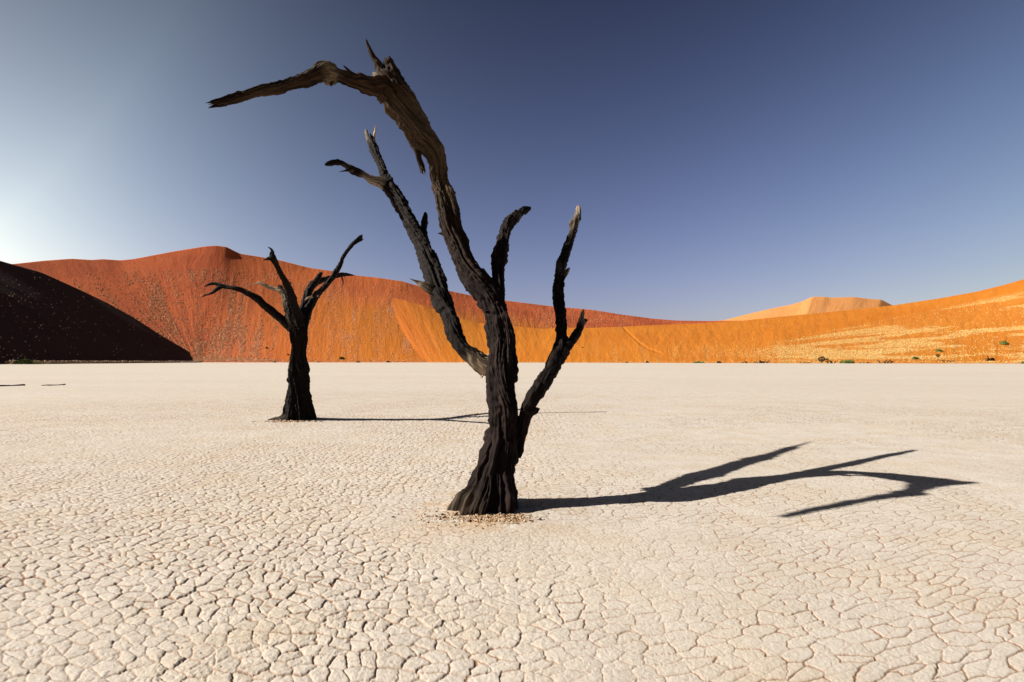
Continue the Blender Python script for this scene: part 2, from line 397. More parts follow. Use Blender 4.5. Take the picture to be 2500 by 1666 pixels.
# dark dune in its own shade on the left: a slip face of 36 degrees turned away from the sun
dpx = [(-700, 480), (-420, 530), (-200, 583), (0, 637), (28, 645), (100, 665), (200, 710), (262, 740), (325, 775), (387, 815), (438, 845), (482, 872), (508, 885.2)]
foot, crest = [], []
for px, py in dpx:
    rx, rz = (px - CX) / FPX, (HY - py) / FPX
    Y = (CAMH + 120.0) / (-.7265 * rx - rz); P = ray(px, py, Y)
    w = -165 - P[0]; foot.append((-165 + 0.0 * w, P[1] + 4, 0)); crest.append((P[0], P[1], max(P[2], .02)))
foot = [(-153, 120, 0)] + foot; crest = [(-430, 150, 120)] + crest
G_dark, nv_dark = dune('dark_dune', foot, crest, M_shaded, nu=300, nv=110, back_w=260, back_dir=(-1, 0), flute=.18, sm=3,
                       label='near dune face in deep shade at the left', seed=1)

red_px = [(-500, 640, 300), (-200, 650, 312), (32, 645, 330), (106, 637, 342), (174, 632, 352), (225, 635, 359), (251, 633, 363), (293, 636, 369), (325, 633, 374), (425, 614, 389),
          (500, 602, 400), (527, 600, 404), (552, 603, 408), (570, 612, 411), (587, 620, 413), (632, 627, 420), (679, 635, 426), (754, 654, 434), (816, 663, 439), (871, 673, 442),
          (920, 678, 445), (982, 687, 451), (1012, 696, 456), (1094, 710, 478), (1157, 723, 500), (1232, 734, 526), (1345, 748, 560), (1447, 757, 590),
          (1516, 768, 610), (1591, 778, 630), (1650, 783, 650), (1725, 784, 670), (1850, 783, 690), (2000, 783, 700)]
red_ft = [(-500, 250), (-200, 262), (32, 290), (106, 292), (174, 294), (225, 295), (251, 296), (293, 297), (325, 298), (400, 298),
          (455, 298), (480, 298), (505, 298), (530, 298), (560, 299), (610, 299), (660, 299), (735, 300), (800, 300), (860, 300),
          (925, 301), (985, 301), (1030, 302), (1110, 308), (1170, 318), (1240, 330), (1345, 355), (1447, 380),
          (1516, 400), (1591, 420), (1650, 440), (1725, 460), (1850, 480), (2000, 500)]
# the crest runs back leftwards, so the left part of the face turns away from the sun
foot = [((px - CX) / FPX * Y, Y, 0) for px, Y in red_ft]; crest = [tuple(ray(*p)) for p in red_px]
for i in range(11):
    f = foot[i]; foot[i] = (-178 + i * 1.7, 287 + i * 1.1, 0)
G_red, nv_red = dune('red_dune', foot, crest, M_red, nu=700, nv=200, pw=1.12, flute=.24, sm=4, fsm=800, strawf=lambda *a: .75 * d_red(*a), label='tall red dune ridge behind the pan', seed=2,
    warmf=lambda U, V: sstep(13.0 / 33, 21.0 / 33, U) ** 1.2 * .85 * (1 - sstep(.55, .86, V + .10 * f2(U * 30, V * 2, 2, 5))) * (1 - sstep(25 / 33., 28 / 33., U)) + .25 * sstep(11 / 33., 17. / 33, U) * (1 - sstep(20 / 33., 23. / 33, U)))

or_px = [(900, 722, 425), (953, 726, 413), (994, 735, 406), (1031, 745.6, 402), (1068, 758, 399), (1118, 776, 395), (1169, 789, 392), (1220, 794, 390), (1251, 796, 389), (1321, 803, 388),
         (1391, 800.6, 389), (1438, 801, 391), (1522, 798, 397), (1576, 795, 401), (1665, 791.6, 407), (1740, 787.7, 411), (1814, 783, 414), (1893, 775, 417), (2069, 758, 420),
         (2180, 746, 420), (2292, 729, 416), (2387, 712, 411), (2451, 696, 407), (2500, 682, 403), (2650, 640, 395), (2900, 590, 385)]
or_ft = [(1010, 315), (1035, 306), (1060, 302), (1085, 299), (1115, 297), (1150, 295), (1190, 293), (1230, 291), (1262, 290), (1330, 285),
         (1400, 280), (1450, 276), (1530, 270), (1585, 265), (1675, 257), (1750, 251), (1825, 245), (1900, 240), (2075, 232),
         (2185, 228), (2295, 225), (2390, 222), (2455, 220), (2505, 218), (2655, 212), (2900, 200)]
foot = [((px - CX) / FPX * Y, Y, 0) for px, Y in or_ft]; crest = [tuple(ray(*p)) for p in or_px]
G_or, nv_or = dune('orange_dune', foot, crest, M_orange, nu=700, nv=200, pw=1.05, flute=.30, sm=2, label='low orange dune curving round the right side of the pan', seed=3, strawf=lambda *a: .95 * d_or(*a), path=[(1515, 792), (1540, 818), (1562, 838), (1580, 850), (1615, 863)],
    warmf=lambda U, V: 1 - sstep(.0, .20, U + .05 * (f2(U * 60, V * 3, 3, 6) - .5)))

fa_px = [(1650, 792), (1769, 782), (1807, 772), (1877, 755), (1928, 745), (1957, 737), (1983, 725), (2014, 725), (2027, 727), (2085, 725.5), (2120, 730), (2151, 731.6), (2177, 745), (2230, 765), (2330, 790)]
crest = [tuple(ray(px, py, 1500)) for i, (px, py) in enumerate(fa_px)]
foot = [((px - CX - 50) / FPX * 1180, 1180, 0) for i, (px, py) in enumerate(fa_px)]
dune('far_dune', foot, crest, M_hazed, nu=300, nv=90, pw=1.0, back_w=400, flute=.7, sm=8, label='pale hazy dune far off on the skyline', seed=4)

# ------------------------------------------------------------------ dry grass tufts on the dunes (nobody could count them)
def tuft_mesh(name, P, size, mat, label, seed=0, tall=.62, **kw):
    """every tuft a small ragged cushion: a ring of tips at the ground, a ring of shorter tips above, a crown"""
    r = np.random.default_rng(seed); n = len(P); K = 6
    a = np.linspace(0, 2 * math.pi, K, endpoint=False)[None] + r.random((n, 1)) * 6.28 + .5 * (r.random((n, K)) - .5)
    s = size[:, None]; r1 = s * (.36 + .30 * r.random((n, K))); r2 = r1 * (.45 + .35 * r.random((n, K)))
    lo = P[:, None] + np.stack([np.cos(a) * r1, np.sin(a) * r1, -.22 * s + 0 * a], -1)
    hi = P[:, None] + np.stack([np.cos(a + .4) * r2, np.sin(a + .4) * r2, s * tall * (.45 + .55 * r.random((n, K)))], -1)
    top = P[:, None] + np.stack([.12 * s * (r.random((n, 1)) - .5), 0 * s, s * tall * (.75 + .5 * r.random((n, 1)))], -1)
    V = np.concatenate([lo, hi, top], 1).reshape(-1, 3); k = np.arange(n, dtype=np.int32)[:, None, None] * (2 * K + 1)
    qd, tr = [], []
    for i in range(K):
        j = (i + 1) % K; qd.append([i, j, K + j, K + i]); tr.append([K + i, K + j, 2 * K])
    o = mesh_np(name, V, [(k + np.array(qd)).reshape(-1, 4), (k + np.array(tr)).reshape(-1, 3)], mat, smooth=False, attrs={'tone': np.repeat(r.random(n), 2 * K + 1)})
    tag(o, label, 'grass', kind='stuff'); return o
def grass_mat(name, a, b_):
    m, t, b = mat_new(name, .9)
    t.links.new(mix(t, attr(t, 'tone'), a, b_), b.inputs['Base Color'])
    return m
M_straw = grass_mat('straw_grass', (.46, .29, .09), (.60, .46, .20))
M_rstraw = grass_mat('dusty_straw_grass', (.50, .23, .12), (.72, .42, .24))
M_dstraw = grass_mat('grey_straw_grass', (.20, .13, .09), (.42, .30, .20))
def scatter(G, nv, dens, n, seed, smin, smax, z0=.0):
    r = np.random.default_rng(seed); S = G[:, :nv]
    C = (S[:-1, :-1] + S[1:, 1:]) / 2; X, Y = proj(S)
    ax = X[1:, :-1] - X[:-1, :-1]; ay = Y[1:, :-1] - Y[:-1, :-1]; bx = X[:-1, 1:] - X[:-1, :-1]; by = Y[:-1, 1:] - Y[:-1, :-1]
    ar = np.abs(ax * by - ay * bx); px, py = proj(C)
    v = np.linspace(-.06, 1, nv)[None, :-1] + 0 * px
    u = np.linspace(0, 1, S.shape[0])[:-1, None] + 0 * px
    w = ar * dens(px, py, u, v, C) * (v > .005) * (v < .985) * (px > -200) * (px < 2700); w = w.ravel(); w = w / w.sum()
    k = r.choice(len(w), n, p=w); i, j = np.unravel_index(k, px.shape); fu = r.random(n)[:, None]; fv = r.random(n)[:, None]
    P = (S[i, j] * (1 - fu) + S[i + 1, j] * fu) * (1 - fv) + (S[i, j + 1] * (1 - fu) + S[i + 1, j + 1] * fu) * fv
    return P, smin + (smax - smin) * r.random(n) ** 1.6
P1, s1 = scatter(G_red, nv_red, d_red, 20000, 1, .24, .72)
tuft_mesh('dune_grass', P1, s1, M_rstraw, 'dusty dry grass tufts dotted over the red dune face', seed=1)
P2, s2 = scatter(G_or, nv_or, d_or, 27000, 2, .18, .46)
tuft_mesh('dune_grass', P2, s2, M_straw, 'pale straw grass tufts in long streaks on the orange dune', seed=2)
P3, s3 = scatter(G_dark, nv_dark, lambda px, py, u, v, C: .10 + 1.0 * blob(px, py, 60, 730, 110, 40) + .5 * blob(px, py, 200, 800, 200, 50) + 2.0 * blob(px, py, 20, 868, 50, 10), 420, 3, .20, .55)
tuft_mesh('dune_grass', P3, s3, M_dstraw, 'sparse grey grass tufts on the shaded dune face', seed=3)
# low scrubby rubble strip at the shaded dune's foot
r = np.random.default_rng(5); n = 1500; tt = r.random(n)
Pb = np.stack([-163 - 3 * r.random(n) + 4 * tt, 186 + 105 * tt, .1 + .9 * r.random(n) * (1 - .6 * tt)], -1)
tuft_mesh('low_scrub', Pb, .4 + .5 * r.random(n), M_dstraw, 'low brown scrub along the foot of the shaded dune', seed=4, tall=.6)

# ------------------------------------------------------------------ dead wood
def bark_mat(name, dark, mid_, light, pale, bleached=False):
    m, t, b = mat_new(name, .8)
    g = attr(t, 'grain', 'Vector'); geo = t.nodes.new('ShaderNodeNewGeometry')
    s1 = noise(t, g, 1.0, 5, .62); s2 = noise(t, g, 2.6, 4, .6); s3 = noise(t, geo.outputs['Position'], 3.2, 3)
    c = ramp(t, s1, [(.38, dark), (.52, mid_), (.70, light)])
    c = mix(t, ramp(t, s3, [(.42, (0, 0, 0)), (.66, (.7, .7, .7))]), c, mid_)
    if bleached:                                       # the crown has weathered to brown, the trunk stays charred black
        sz = t.nodes.new('ShaderNodeSeparateXYZ'); t.links.new(geo.outputs['Position'], sz.inputs[0])
        hi = node(t, 'ShaderNodeMapRange', **{'From Min': 2.6, 'From Max': 4.2}); t.links.new(sz.outputs['Z'], hi.inputs['Value'])
        c = mix(t, hi.outputs[0], c, ramp(t, s1, [(.40, (.005, .003, .002)), (.52, (.024, .012, .006)), (.72, (.080, .044, .020))]))
    pf = math_(t, 'MULTIPLY', attr(t, 'pale'), ramp(t, s2, [(.38, (.12, .12, .12)), (.52, (1, 1, 1))]), True)
    c = mix(t, pf, c, pale)
    t.links.new(c, b.inputs['Base Color'])
    p = bump(t, b, s1, .9, .022); bump(t, b, s2, .8, .010, p)
    return m
M_bark = bark_mat('dead_bark', (.0035, .002, .002), (.011, .0055, .005), (.036, .018, .012), (.30, .23, .15), True)
M_bark2 = bark_mat('dark_dead_bark', (.003, .002, .002), (.007, .0038, .0032), (.024, .012, .008), (.46, .36, .26))

def cat(P, n):
    P = np.asarray(P, float); k = len(P); d = np.concatenate([[0], np.cumsum(np.linalg.norm(np.diff(P[:, :3], axis=0), axis=1) + 1e-6)])
    tt = np.linspace(0, d[-1], n); out = np.zeros((n, P.shape[1]))
    m = np.zeros_like(P); m[1:-1] = (P[2:] - P[:-2]) / (d[2:] - d[:-2])[:, None]; m[0] = (P[1] - P[0]) / (d[1] - d[0]); m[-1] = (P[-1] - P[-2]) / (d[-1] - d[-2])
    j = np.clip(np.searchsorted(d, tt, 'right') - 1, 0, k - 2); h = (d[j + 1] - d[j]); s = ((tt - d[j]) / h)[:, None]; h = h[:, None]
    out = (2*s**3-3*s**2+1)*P[j] + (s**3-2*s**2+s)*h*m[j] + (-2*s**3+3*s**2)*P[j+1] + (s**3-s**2)*h*m[j+1]
    return out, tt
def limb(name, nodes, mat, parent, origin, seed=0, twist=.5, jag=0.0, groove=.10, lump=.13, flare=0.0, lobes=(), step=.014, seg=.010, jag0=0.0, jagpow=1.0):
    """nodes: (x, y, z, radius, pale). One gnarled tapering limb, its surface grooved along the grain."""
    A = np.asarray(nodes, float); ln = np.linalg.norm(np.diff(A[:, :3], axis=0), axis=1).sum()
    n = max(14, int(ln / step)); Q, s = cat(A, n)
    R = np.clip(Q[:, 3], .0025, None); pale = np.clip(Q[:, 4], 0, 1)
    T = np.gradient(Q[:, :3], axis=0); T /= np.linalg.norm(T, axis=1)[:, None] + 1e-9
    T = smooth(T, 24 if lobes else 3); T /= np.linalg.norm(T, axis=1)[:, None] + 1e-9
    nrm = np.zeros((n, 3)); v0 = np.array([1., 0, 0]) if abs(T[0, 0]) < .8 else np.array([0, 1., 0])
    v0 = v0 - T[0] * v0.dot(T[0]); v0 /= np.linalg.norm(v0); nrm[0] = v0
    for i in range(1, n):
        v = nrm[i-1] - T[i] * nrm[i-1].dot(T[i]); nrm[i] = v / np.linalg.norm(v)
    bn = np.cross(T, nrm)
    ns = int(np.clip(2 * math.pi * R.max() / seg, 12, 230))
    th = np.linspace(0, 2 * math.pi, ns, endpoint=False)[None, :]; S = s[:, None]
    tw = th + twist * S * 1.0 + .55 * (n2(S * 1.1 + 0 * th, 0 * th + seed * 3.1, seed) - .5)
    cx, cy = np.cos(tw), np.sin(tw); Rr = R[:, None]
    rm = float(np.median(R))
    K = max(2.4, rm * 44)
    a = (n3(cx * 1.3, cy * 1.3, S * 2.2, seed) - .5) * 2 * lump + (n3(cx * 2.3, cy * 2.3, S * 4.5 / (1 + rm * 4), seed + 1) - .5) * lump
    g1 = 1 - np.abs(2 * n3(cx * K * .42, cy * K * .42, S * 1.6, seed + 2) - 1)
    g2 = 1 - np.abs(2 * n3(cx * K, cy * K, S * 3.2, seed + 3) - 1)
    fine = n3(cx * K * 2.1, cy * K * 2.1, S * 9, seed + 4) - .5
    rr = Rr * (1 + a + groove * (g1 ** 1.6 - .6) * 1.2 + groove * 1.05 * (g2 ** 1.8 - .5)) + np.minimum(Rr, .12) * .07 * fine * (groove / .1)
    flake = sstep(.53, .60, n3(cx * K * .6, cy * K * .6, S * 2.6, seed + 11)) - .5
    gash = sstep(.66, .72, n3(cx * K * .5, cy * K * .5, S * 1.1, seed + 12))
    knot = sstep(.74, .92, n3(cx * 1.9, cy * 1.9, S * 4.0, seed + 13))
    rr = rr + np.minimum(Rr, .16) * (.085 * flake - .20 * gash + .22 * knot)
    rg = n3(Q[:, None, 0] * 20 + cx * rm * 22, Q[:, None, 1] * 20 + cy * rm * 22, Q[:, None, 2] * 20 + 0 * cx, seed + 14) - .5
    rr = rr + np.minimum(Rr * .35, .030) * rg
    if flare > 0:
        fl = np.exp(-S / .42) * flare
        lobe = n3(cx * 1.7, cy * 1.7, S * .5, seed + 9)
        rr = rr + Rr * fl * ((lobe - .42) * 1.9)
    if lobes:                                          # root swellings: (bearing in degrees, reach, angular width, height)
        D_ = nrm[:, None] * np.cos(th)[..., None] + bn[:, None] * np.sin(th)[..., None]; azv = np.arctan2(D_[..., 1], D_[..., 0])
        zz = np.clip(Q[:, 2], 0, None)[:, None]; paleb = 0
        for dg, reach, wd, hh, pl in lobes:
            da = (azv - math.radians(dg) + 9 * math.pi) % (2 * math.pi) - math.pi
            L_ = np.exp(-(da / wd) ** 2) * np.exp(-(zz / hh) ** 1.3); rr = rr + reach * L_; paleb = paleb + pl * L_ * np.exp(-(zz / .16) ** 2)
        lob_pale = np.clip(paleb, 0, 1)
    else: lob_pale = 0
    P = Q[:, None, :3] + nrm[:, None] * (np.cos(th) * rr)[..., None] + bn[:, None] * (np.sin(th) * rr)[..., None]
    if jag > 0:
        kk = np.clip(1 - (s[-1] - S) / (jag * 1.2), 0, 1)
        sp = (n3(cx * 2.6, cy * 2.6, 0 * S + 3.3, seed + 6) - .45) * 1.6 + (n3(cx * 5.5, cy * 5.5, 0 * S + 3.3, seed + 7) - .5) * .8
        P = P + T[:, None] * (kk ** jagpow * sp * jag)[..., None]
    cap_c = Q[-1, :3] - T[-1] * min(jag * .6, R[-1] * 1.2)
    cap0 = Q[0, :3]
    V = np.concatenate([P.reshape(-1, 3), [cap_c], [cap0]]) - np.asarray(origin)
    I = np.arange(n * ns, dtype=np.int32).reshape(n, ns); J = np.roll(I, -1, 1)
    quads = np.stack([I[:-1], J[:-1], J[1:], I[1:]], -1).reshape(-1, 4)
    c1 = n * ns; tr = np.stack([I[-1], J[-1], np.full(ns, c1)], -1); tr0 = np.stack([J[0], I[0], np.full(ns, c1 + 1)], -1)
    gk = 48.0
    gr = np.stack([cx * np.maximum(rm, .02) * gk, cy * np.maximum(rm, .02) * gk, S * 1.8 + 0 * cx], -1).reshape(-1, 3)
    gr = np.concatenate([gr, gr[-1:], gr[:1]])
    pa = np.concatenate([np.clip(pale[:, None] + 0 * cx + lob_pale, 0, 1).ravel(), [pale[-1], pale[0]]])
    return mesh_np(name, V, [quads, np.concatenate([tr, tr0])], mat, parent, attrs={'grain': gr, 'pale': pa})

REG = {1: (480, 60, .2762), 2: (760, 280, .1703), 3: (900, 480, .2340), 4: (1000, 720, .1913), 5: (1000, 980, .2169), 6: (460, 560, .1958), 7: (600, 800, .1658)}
def E(reg, x1, y1, x2, y2, D, pale=0.0, k=1.0):       # a limb's two edges seen in the photo, and its distance
    ox, oy, s = REG[reg]; px, py = ox + (x1 + x2) / 2 * s, oy + (y1 + y2) / 2 * s
    w = math.hypot(x2 - x1, y2 - y1) * s * k; p = ray(px, py, D)
    return (*p, w / 2 * D / FPX, pale)
def Cn(reg, x, y, w, D, pale=0.0):                    # a limb's middle and width
    ox, oy, s = REG[reg]; p = ray(ox + x * s, oy + y * s, D); return (*p, w * s / 2 * D / FPX, pale)
def Dm(py):
    return float(np.interp(py, [100, 150, 250, 440, 680, 837, 964, 1240], [7.3, 7.3, 7.43, 8.0, 7.47, 7.0, 6.58, 6.07]))

# ---- tree 1
b0 = (TREE1[0], TREE1[1], 0)
tree1 = empty('dead_tree', b0)
tag(tree1, 'large dead tree in front with a long limb bent over to the left', 'dead tree', 'dead trees on the clay pan')
tr = [(-0.30, 6.06, -.14, .345, 0), (-0.28, 6.06, -.03, .325, 0)]
for e in [(5, 585, 1140, 1210, 1140), (5, 632, 1040, 1210, 1040), (5, 670, 950, 1190, 950), (5, 718, 850, 1175, 850), (5, 765, 770, 1178, 770), (5, 800, 650, 1195, 650),
          (5, 850, 520, 1215, 520), (5, 880, 400, 1210, 400), (5, 893, 250, 1215, 250), (5, 890, 100, 1230, 100),
          (4, 1005, 1400, 1375, 1400), (4, 1000, 1200, 1330, 1200), (4, 995, 1000, 1335, 1000), (4, 1005, 850, 1350, 850), (4, 1035, 700, 1350, 700), (4, 1028, 600, 1350, 600),
          (4, 1010, 500, 1325, 500), (4, 995, 400, 1300, 400), (4, 975, 300, 1268, 290), (4, 945, 205, 1225, 180),
          (3, 1220, 1260, 1440, 1190), (3, 1155, 1110, 1385, 1030), (3, 1080, 1010, 1325, 940), (3, 1000, 900, 1270, 860), (3, 940, 800, 1185, 770), (3, 900, 700, 1115, 680), (3, 870, 600, 1070, 580),
          (3, 830, 500, 1030, 470), (3, 785, 400, 980, 380), (3, 745, 300, 960, 290), (3, 720, 200, 948, 190), (3, 700, 100, 918, 90), (3, 680, 0, 885, 0),
          (2, 1775, 1200, 2040, 1190), (2, 1730, 1000, 1960, 990), (2, 1705, 850, 1945, 850), (2, 1690, 700, 1940, 700), (2, 1640, 590, 1915, 560),
          (1, 1965, 1080, 2165, 1040), (1, 1870, 1000, 2110, 960), (1, 1800, 890, 2060, 870), (1, 1740, 800, 2010, 780), (1, 1690, 740, 1960, 700), (1, 1640, 680, 1900, 600), (1, 1600, 620, 1850, 520)]:
    py = REG[e[0]][1] + (e[2] + e[4]) / 2 * REG[e[0]][2]
    tr.append(E(*e, Dm(py), .10 if py < 520 else 0.0))
tr += [E(1, 1590, 520, 1790, 440, 7.30), Cn(1, 1640, 430, 110, 7.30), Cn(1, 1625, 385, 60, 7.30)]
trunk = limb('trunk', tr, M_bark, tree1, b0, seed=3, twist=.35, flare=.08, lump=.10, groove=.115, step=.012, seg=.0085,
    lobes=((200, .06, .26, .16, .22), (234, .06, .20, .13, .25), (262, .05, .15, .12, .1), (300, .05, .2, .12, 0), (340, .05, .3, .15, 0), (20, .04, .4, .2, 0), (120, .10, .4, .3, 0)))
# the long limb to the left
lm = [E(1, 1760, 560, 1640, 720, 7.30), E(1, 1690, 480, 1570, 640, 7.23), E(1, 1555, 475, 1500, 615, 7.13), E(1, 1460, 440, 1420, 585, 7.04), E(1, 1390, 445, 1370, 565, 6.98), E(1, 1310, 415, 1300, 530, 6.90), E(1, 1240, 385, 1245, 505, 6.84, .1),
      E(1, 1165, 345, 1185, 530, 6.77, .35), E(1, 1110, 345, 1130, 500, 6.72, .3), E(1, 1040, 390, 1075, 515, 6.65), E(1, 950, 435, 970, 550, 6.56), E(1, 850, 470, 865, 565, 6.45), E(1, 700, 510, 720, 605, 6.30),
      E(1, 550, 548, 550, 632, 6.14), E(1, 440, 582, 445, 665, 6.04), E(1, 300, 630, 315, 705, 5.90), E(1, 200, 655, 210, 725, 5.80), E(1, 140, 675, 150, 732, 5.74)]
arm = limb('branch', lm, M_bark, tree1, b0, seed=21, twist=.6, jag=.09, groove=.13, lump=.13)
limb('stub', [Cn(1, 1200, 470, 60, 6.80), Cn(1, 1190, 510, 45, 6.79), Cn(1, 1188, 545, 8, 6.78)], M_bark, arm, b0, seed=22, jag=.02)
limb('stub', [Cn(1, 1410, 455, 30, 7.01), Cn(1, 1365, 425, 26, 6.96), Cn(1, 1325, 390, 20, 6.92), Cn(1, 1297, 364, 8, 6.89)], M_bark, arm, b0, seed=23)
limb('stub', [Cn(1, 1150, 420, 90, 6.75, .9), Cn(1, 1130, 440, 60, 6.73, 1), Cn(1, 1115, 452, 30, 6.71, 1)], M_bark, arm, b0, seed=24, jag=.05, groove=.25)
limb('stub', [Cn(1, 1140, 385, 60, 6.74), Cn(1, 1138, 355, 30, 6.73), Cn(1, 1135, 330, 5, 6.73)], M_bark, arm, b0, seed=25)
# the two horns on the crown
limb('branch', [Cn(1, 1680, 520, 120, 7.30), Cn(1, 1635, 420, 95, 7.30, .1), Cn(1, 1605, 360, 75, 7.30), Cn(1, 1562, 290, 48, 7.30), Cn(1, 1530, 220, 33, 7.30), Cn(1, 1508, 165, 22, 7.30), Cn(1, 1502, 138, 14, 7.30)], M_bark, tree1, b0, seed=31, jag=.03)
limb('branch', [E(1, 1700, 640, 1880, 560, 7.30), E(1, 1660, 520, 1825, 480, 7.30), E(1, 1650, 430, 1775, 420, 7.30), E(1, 1655, 370, 1748, 360, 7.30), E(1, 1652, 325, 1735, 325, 7.30), E(1, 1662, 303, 1715, 300, 7.30)], M_bark, tree1, b0, seed=32, lump=.17, jag=.02)
limb('stub', [Cn(1, 1640, 480, 90, 7.30), Cn(1, 1590, 455, 60, 7.30, .8), Cn(1, 1562, 440, 30, 7.30, 1)], M_bark, tree1, b0, seed=33, jag=.05)
limb('branch', [Cn(1, 1900, 960, 110, 7.75), Cn(1, 1935, 1060, 100, 7.75), Cn(1, 1952, 1130, 62, 7.75), Cn(1, 1967, 1200, 48, 7.75), Cn(1, 1990, 1262, 52, 7.75), Cn(1, 2000, 1295, 50, 7.75, .3)], M_bark, tree1, b0, seed=34, jag=.10, lump=.16)
limb('stub', [Cn(3, 850, 405, 80, 7.82), Cn(3, 790, 395, 45, 7.77, .5), Cn(3, 755, 388, 24, 7.75), Cn(3, 722, 384, 6, 7.74)], M_bark, tree1, b0, seed=35)
limb('stub', [Cn(3, 1290, 940, 70, 7.50), Cn(3, 1245, 860, 55, 7.50), Cn(3, 1215, 810, 42, 7.50, .3), Cn(3, 1198, 775, 28, 7.50, .5)], M_bark2, tree1, b0, seed=36, jag=.06, lump=.2)
# back branch
limb('branch', [Cn(3, 1400, 1280, 60, 7.05), Cn(3, 1385, 1120, 75, 7.23), Cn(3, 1365, 1000, 100, 7.36), E(3, 1285, 880, 1410, 880, 7.51), E(3, 1290, 780, 1402, 790, 7.64), E(3, 1290, 655, 1435, 690, 7.82), E(3, 1310, 560, 1447, 600, 7.97), E(3, 1340, 455, 1452, 500, 8.15),
                E(3, 1368, 375, 1475, 420, 8.31), E(3, 1390, 290, 1505, 335, 8.49), E(3, 1440, 215, 1550, 285, 8.66), E(3, 1500, 175, 1585, 235, 8.81, .15), E(3, 1545, 155, 1605, 205, 8.90), E(3, 1600, 112, 1655, 180, 9.04), E(3, 1650, 105, 1685, 140, 9.14)],
     M_bark2, tree1, b0, seed=41, jag=.05, lump=.14)
# left limb leaning away
ll = [Cn(4, 1120, 1050, 150, 6.91, 0.10), E(4, 1010, 1060, 1060, 800, 6.98, .9), E(4, 950, 1030, 1000, 760, 6.97, 1), E(4, 850, 960, 930, 745, 6.95, .8), E(4, 745, 880, 860, 695, 6.95, .45), E(4, 640, 790, 775, 640, 6.96, 0), E(4, 555, 665, 710, 560, 7.02, 0), E(4, 470, 520, 665, 450, 7.12, 0),
      E(4, 435, 370, 630, 345, 7.26), E(4, 385, 250, 590, 240, 7.37), E(4, 330, 150, 555, 150, 7.46), E(4, 265, 15, 510, 20, 7.60),
      E(3, 730, 1150, 890, 1130, 7.50), E(3, 650, 1020, 825, 970, 7.67, 0), E(3, 600, 880, 785, 820, 7.89, 0), E(3, 555, 730, 725, 690, 8.09, 0), E(3, 510, 590, 668, 560, 8.30, 0), E(3, 475, 500, 625, 450, 8.46, 0),
      E(3, 425, 400, 570, 370, 8.58, 0), E(3, 370, 310, 522, 285, 8.70, 0), E(3, 320, 200, 465, 210, 8.83, 0), E(3, 275, 120, 405, 110, 8.96, 0), E(3, 210, 5, 350, 0, 9.14, 0),
      E(2, 1200, 1310, 1400, 1320, 9.01, 0), E(2, 1110, 1190, 1310, 1170, 9.14, 0), E(2, 1040, 1100, 1230, 1060, 9.23, 0), E(2, 1000, 1000, 1175, 960, 9.36, 0), E(2, 990, 890, 1115, 880, 9.51, 0), E(2, 945, 720, 1052, 725, 9.77, 0),
      E(2, 880, 580, 992, 590, 9.98, 0), E(2, 825, 460, 945, 460, 10.19, 0), Cn(2, 850, 390, 95, 10.30, 0.10)]
l1 = limb('branch', ll, M_bark2, tree1, b0, seed=51, twist=.7, jag=.05, groove=.15, lump=.11)
limb('twig', [Cn(2, 860, 430, 70, 10.22, .3), Cn(2, 815, 340, 62, 10.36, .3), Cn(2, 795, 275, 52, 10.48, .4), Cn(2, 785, 225, 34, 10.59, .5)], M_bark2, l1, b0, seed=52, jag=.06)
limb('twig', [Cn(2, 905, 440, 60, 10.27, .8), Cn(2, 898, 370, 48, 10.43, .9), Cn(2, 900, 300, 45, 10.61, .9), Cn(2, 918, 240, 30, 10.80, .8), Cn(2, 918, 190, 18, 10.94, .7), Cn(2, 915, 152, 6, 11.04, .7)], M_bark2, l1, b0, seed=53)
limb('twig', [Cn(2, 870, 380, 45, 10.35), Cn(2, 858, 310, 30, 10.51), Cn(2, 845, 272, 12, 10.58)], M_bark2, l1, b0, seed=54)
l2 = limb('twig', [Cn(2, 1080, 1020, 150, 9.27, .2), Cn(2, 960, 960, 150, 9.22, .5), E(2, 885, 885, 840, 985, 9.13, .5), E(2, 790, 840, 750, 915, 9.12, .3), E(2, 700, 785, 655, 880, 9.08), E(2, 600, 735, 565, 840, 9.03), E(2, 520, 700, 480, 765, 9.02, .1),
      E(2, 430, 655, 420, 735, 8.99), E(2, 330, 645, 325, 728, 8.88), E(2, 250, 665, 245, 738, 8.75), Cn(2, 205, 718, 34, 8.67)], M_bark2, l1, b0, seed=55, jag=.04, lump=.14)
limb('twig', [Cn(2, 600, 810, 50, 9.01, .2), Cn(2, 530, 800, 38, 8.94), Cn(2, 470, 808, 22, 8.85), Cn(2, 402, 821, 6, 8.74)], M_bark2, l1, b0, seed=56)
limb('stub', [Cn(3, 610, 520, 60, 8.46), Cn(3, 585, 400, 62, 8.70), Cn(3, 572, 320, 60, 8.87), Cn(3, 580, 240, 62, 9.09), Cn(3, 592, 185, 36, 9.26)], M_bark2, l1, b0, seed=57, jag=.08, lump=.2)
limb('stub', [Cn(3, 700, 990, 120, 7.63), Cn(3, 625, 950, 105, 7.61, .3), Cn(3, 565, 925, 72, 7.57, .6), Cn(3, 510, 893, 34, 7.56, .8), Cn(3, 465, 873, 14, 7.54, .9), Cn(3, 428, 857, 4, 7.52, 1)], M_bark2, l1, b0, seed=58, groove=.2)
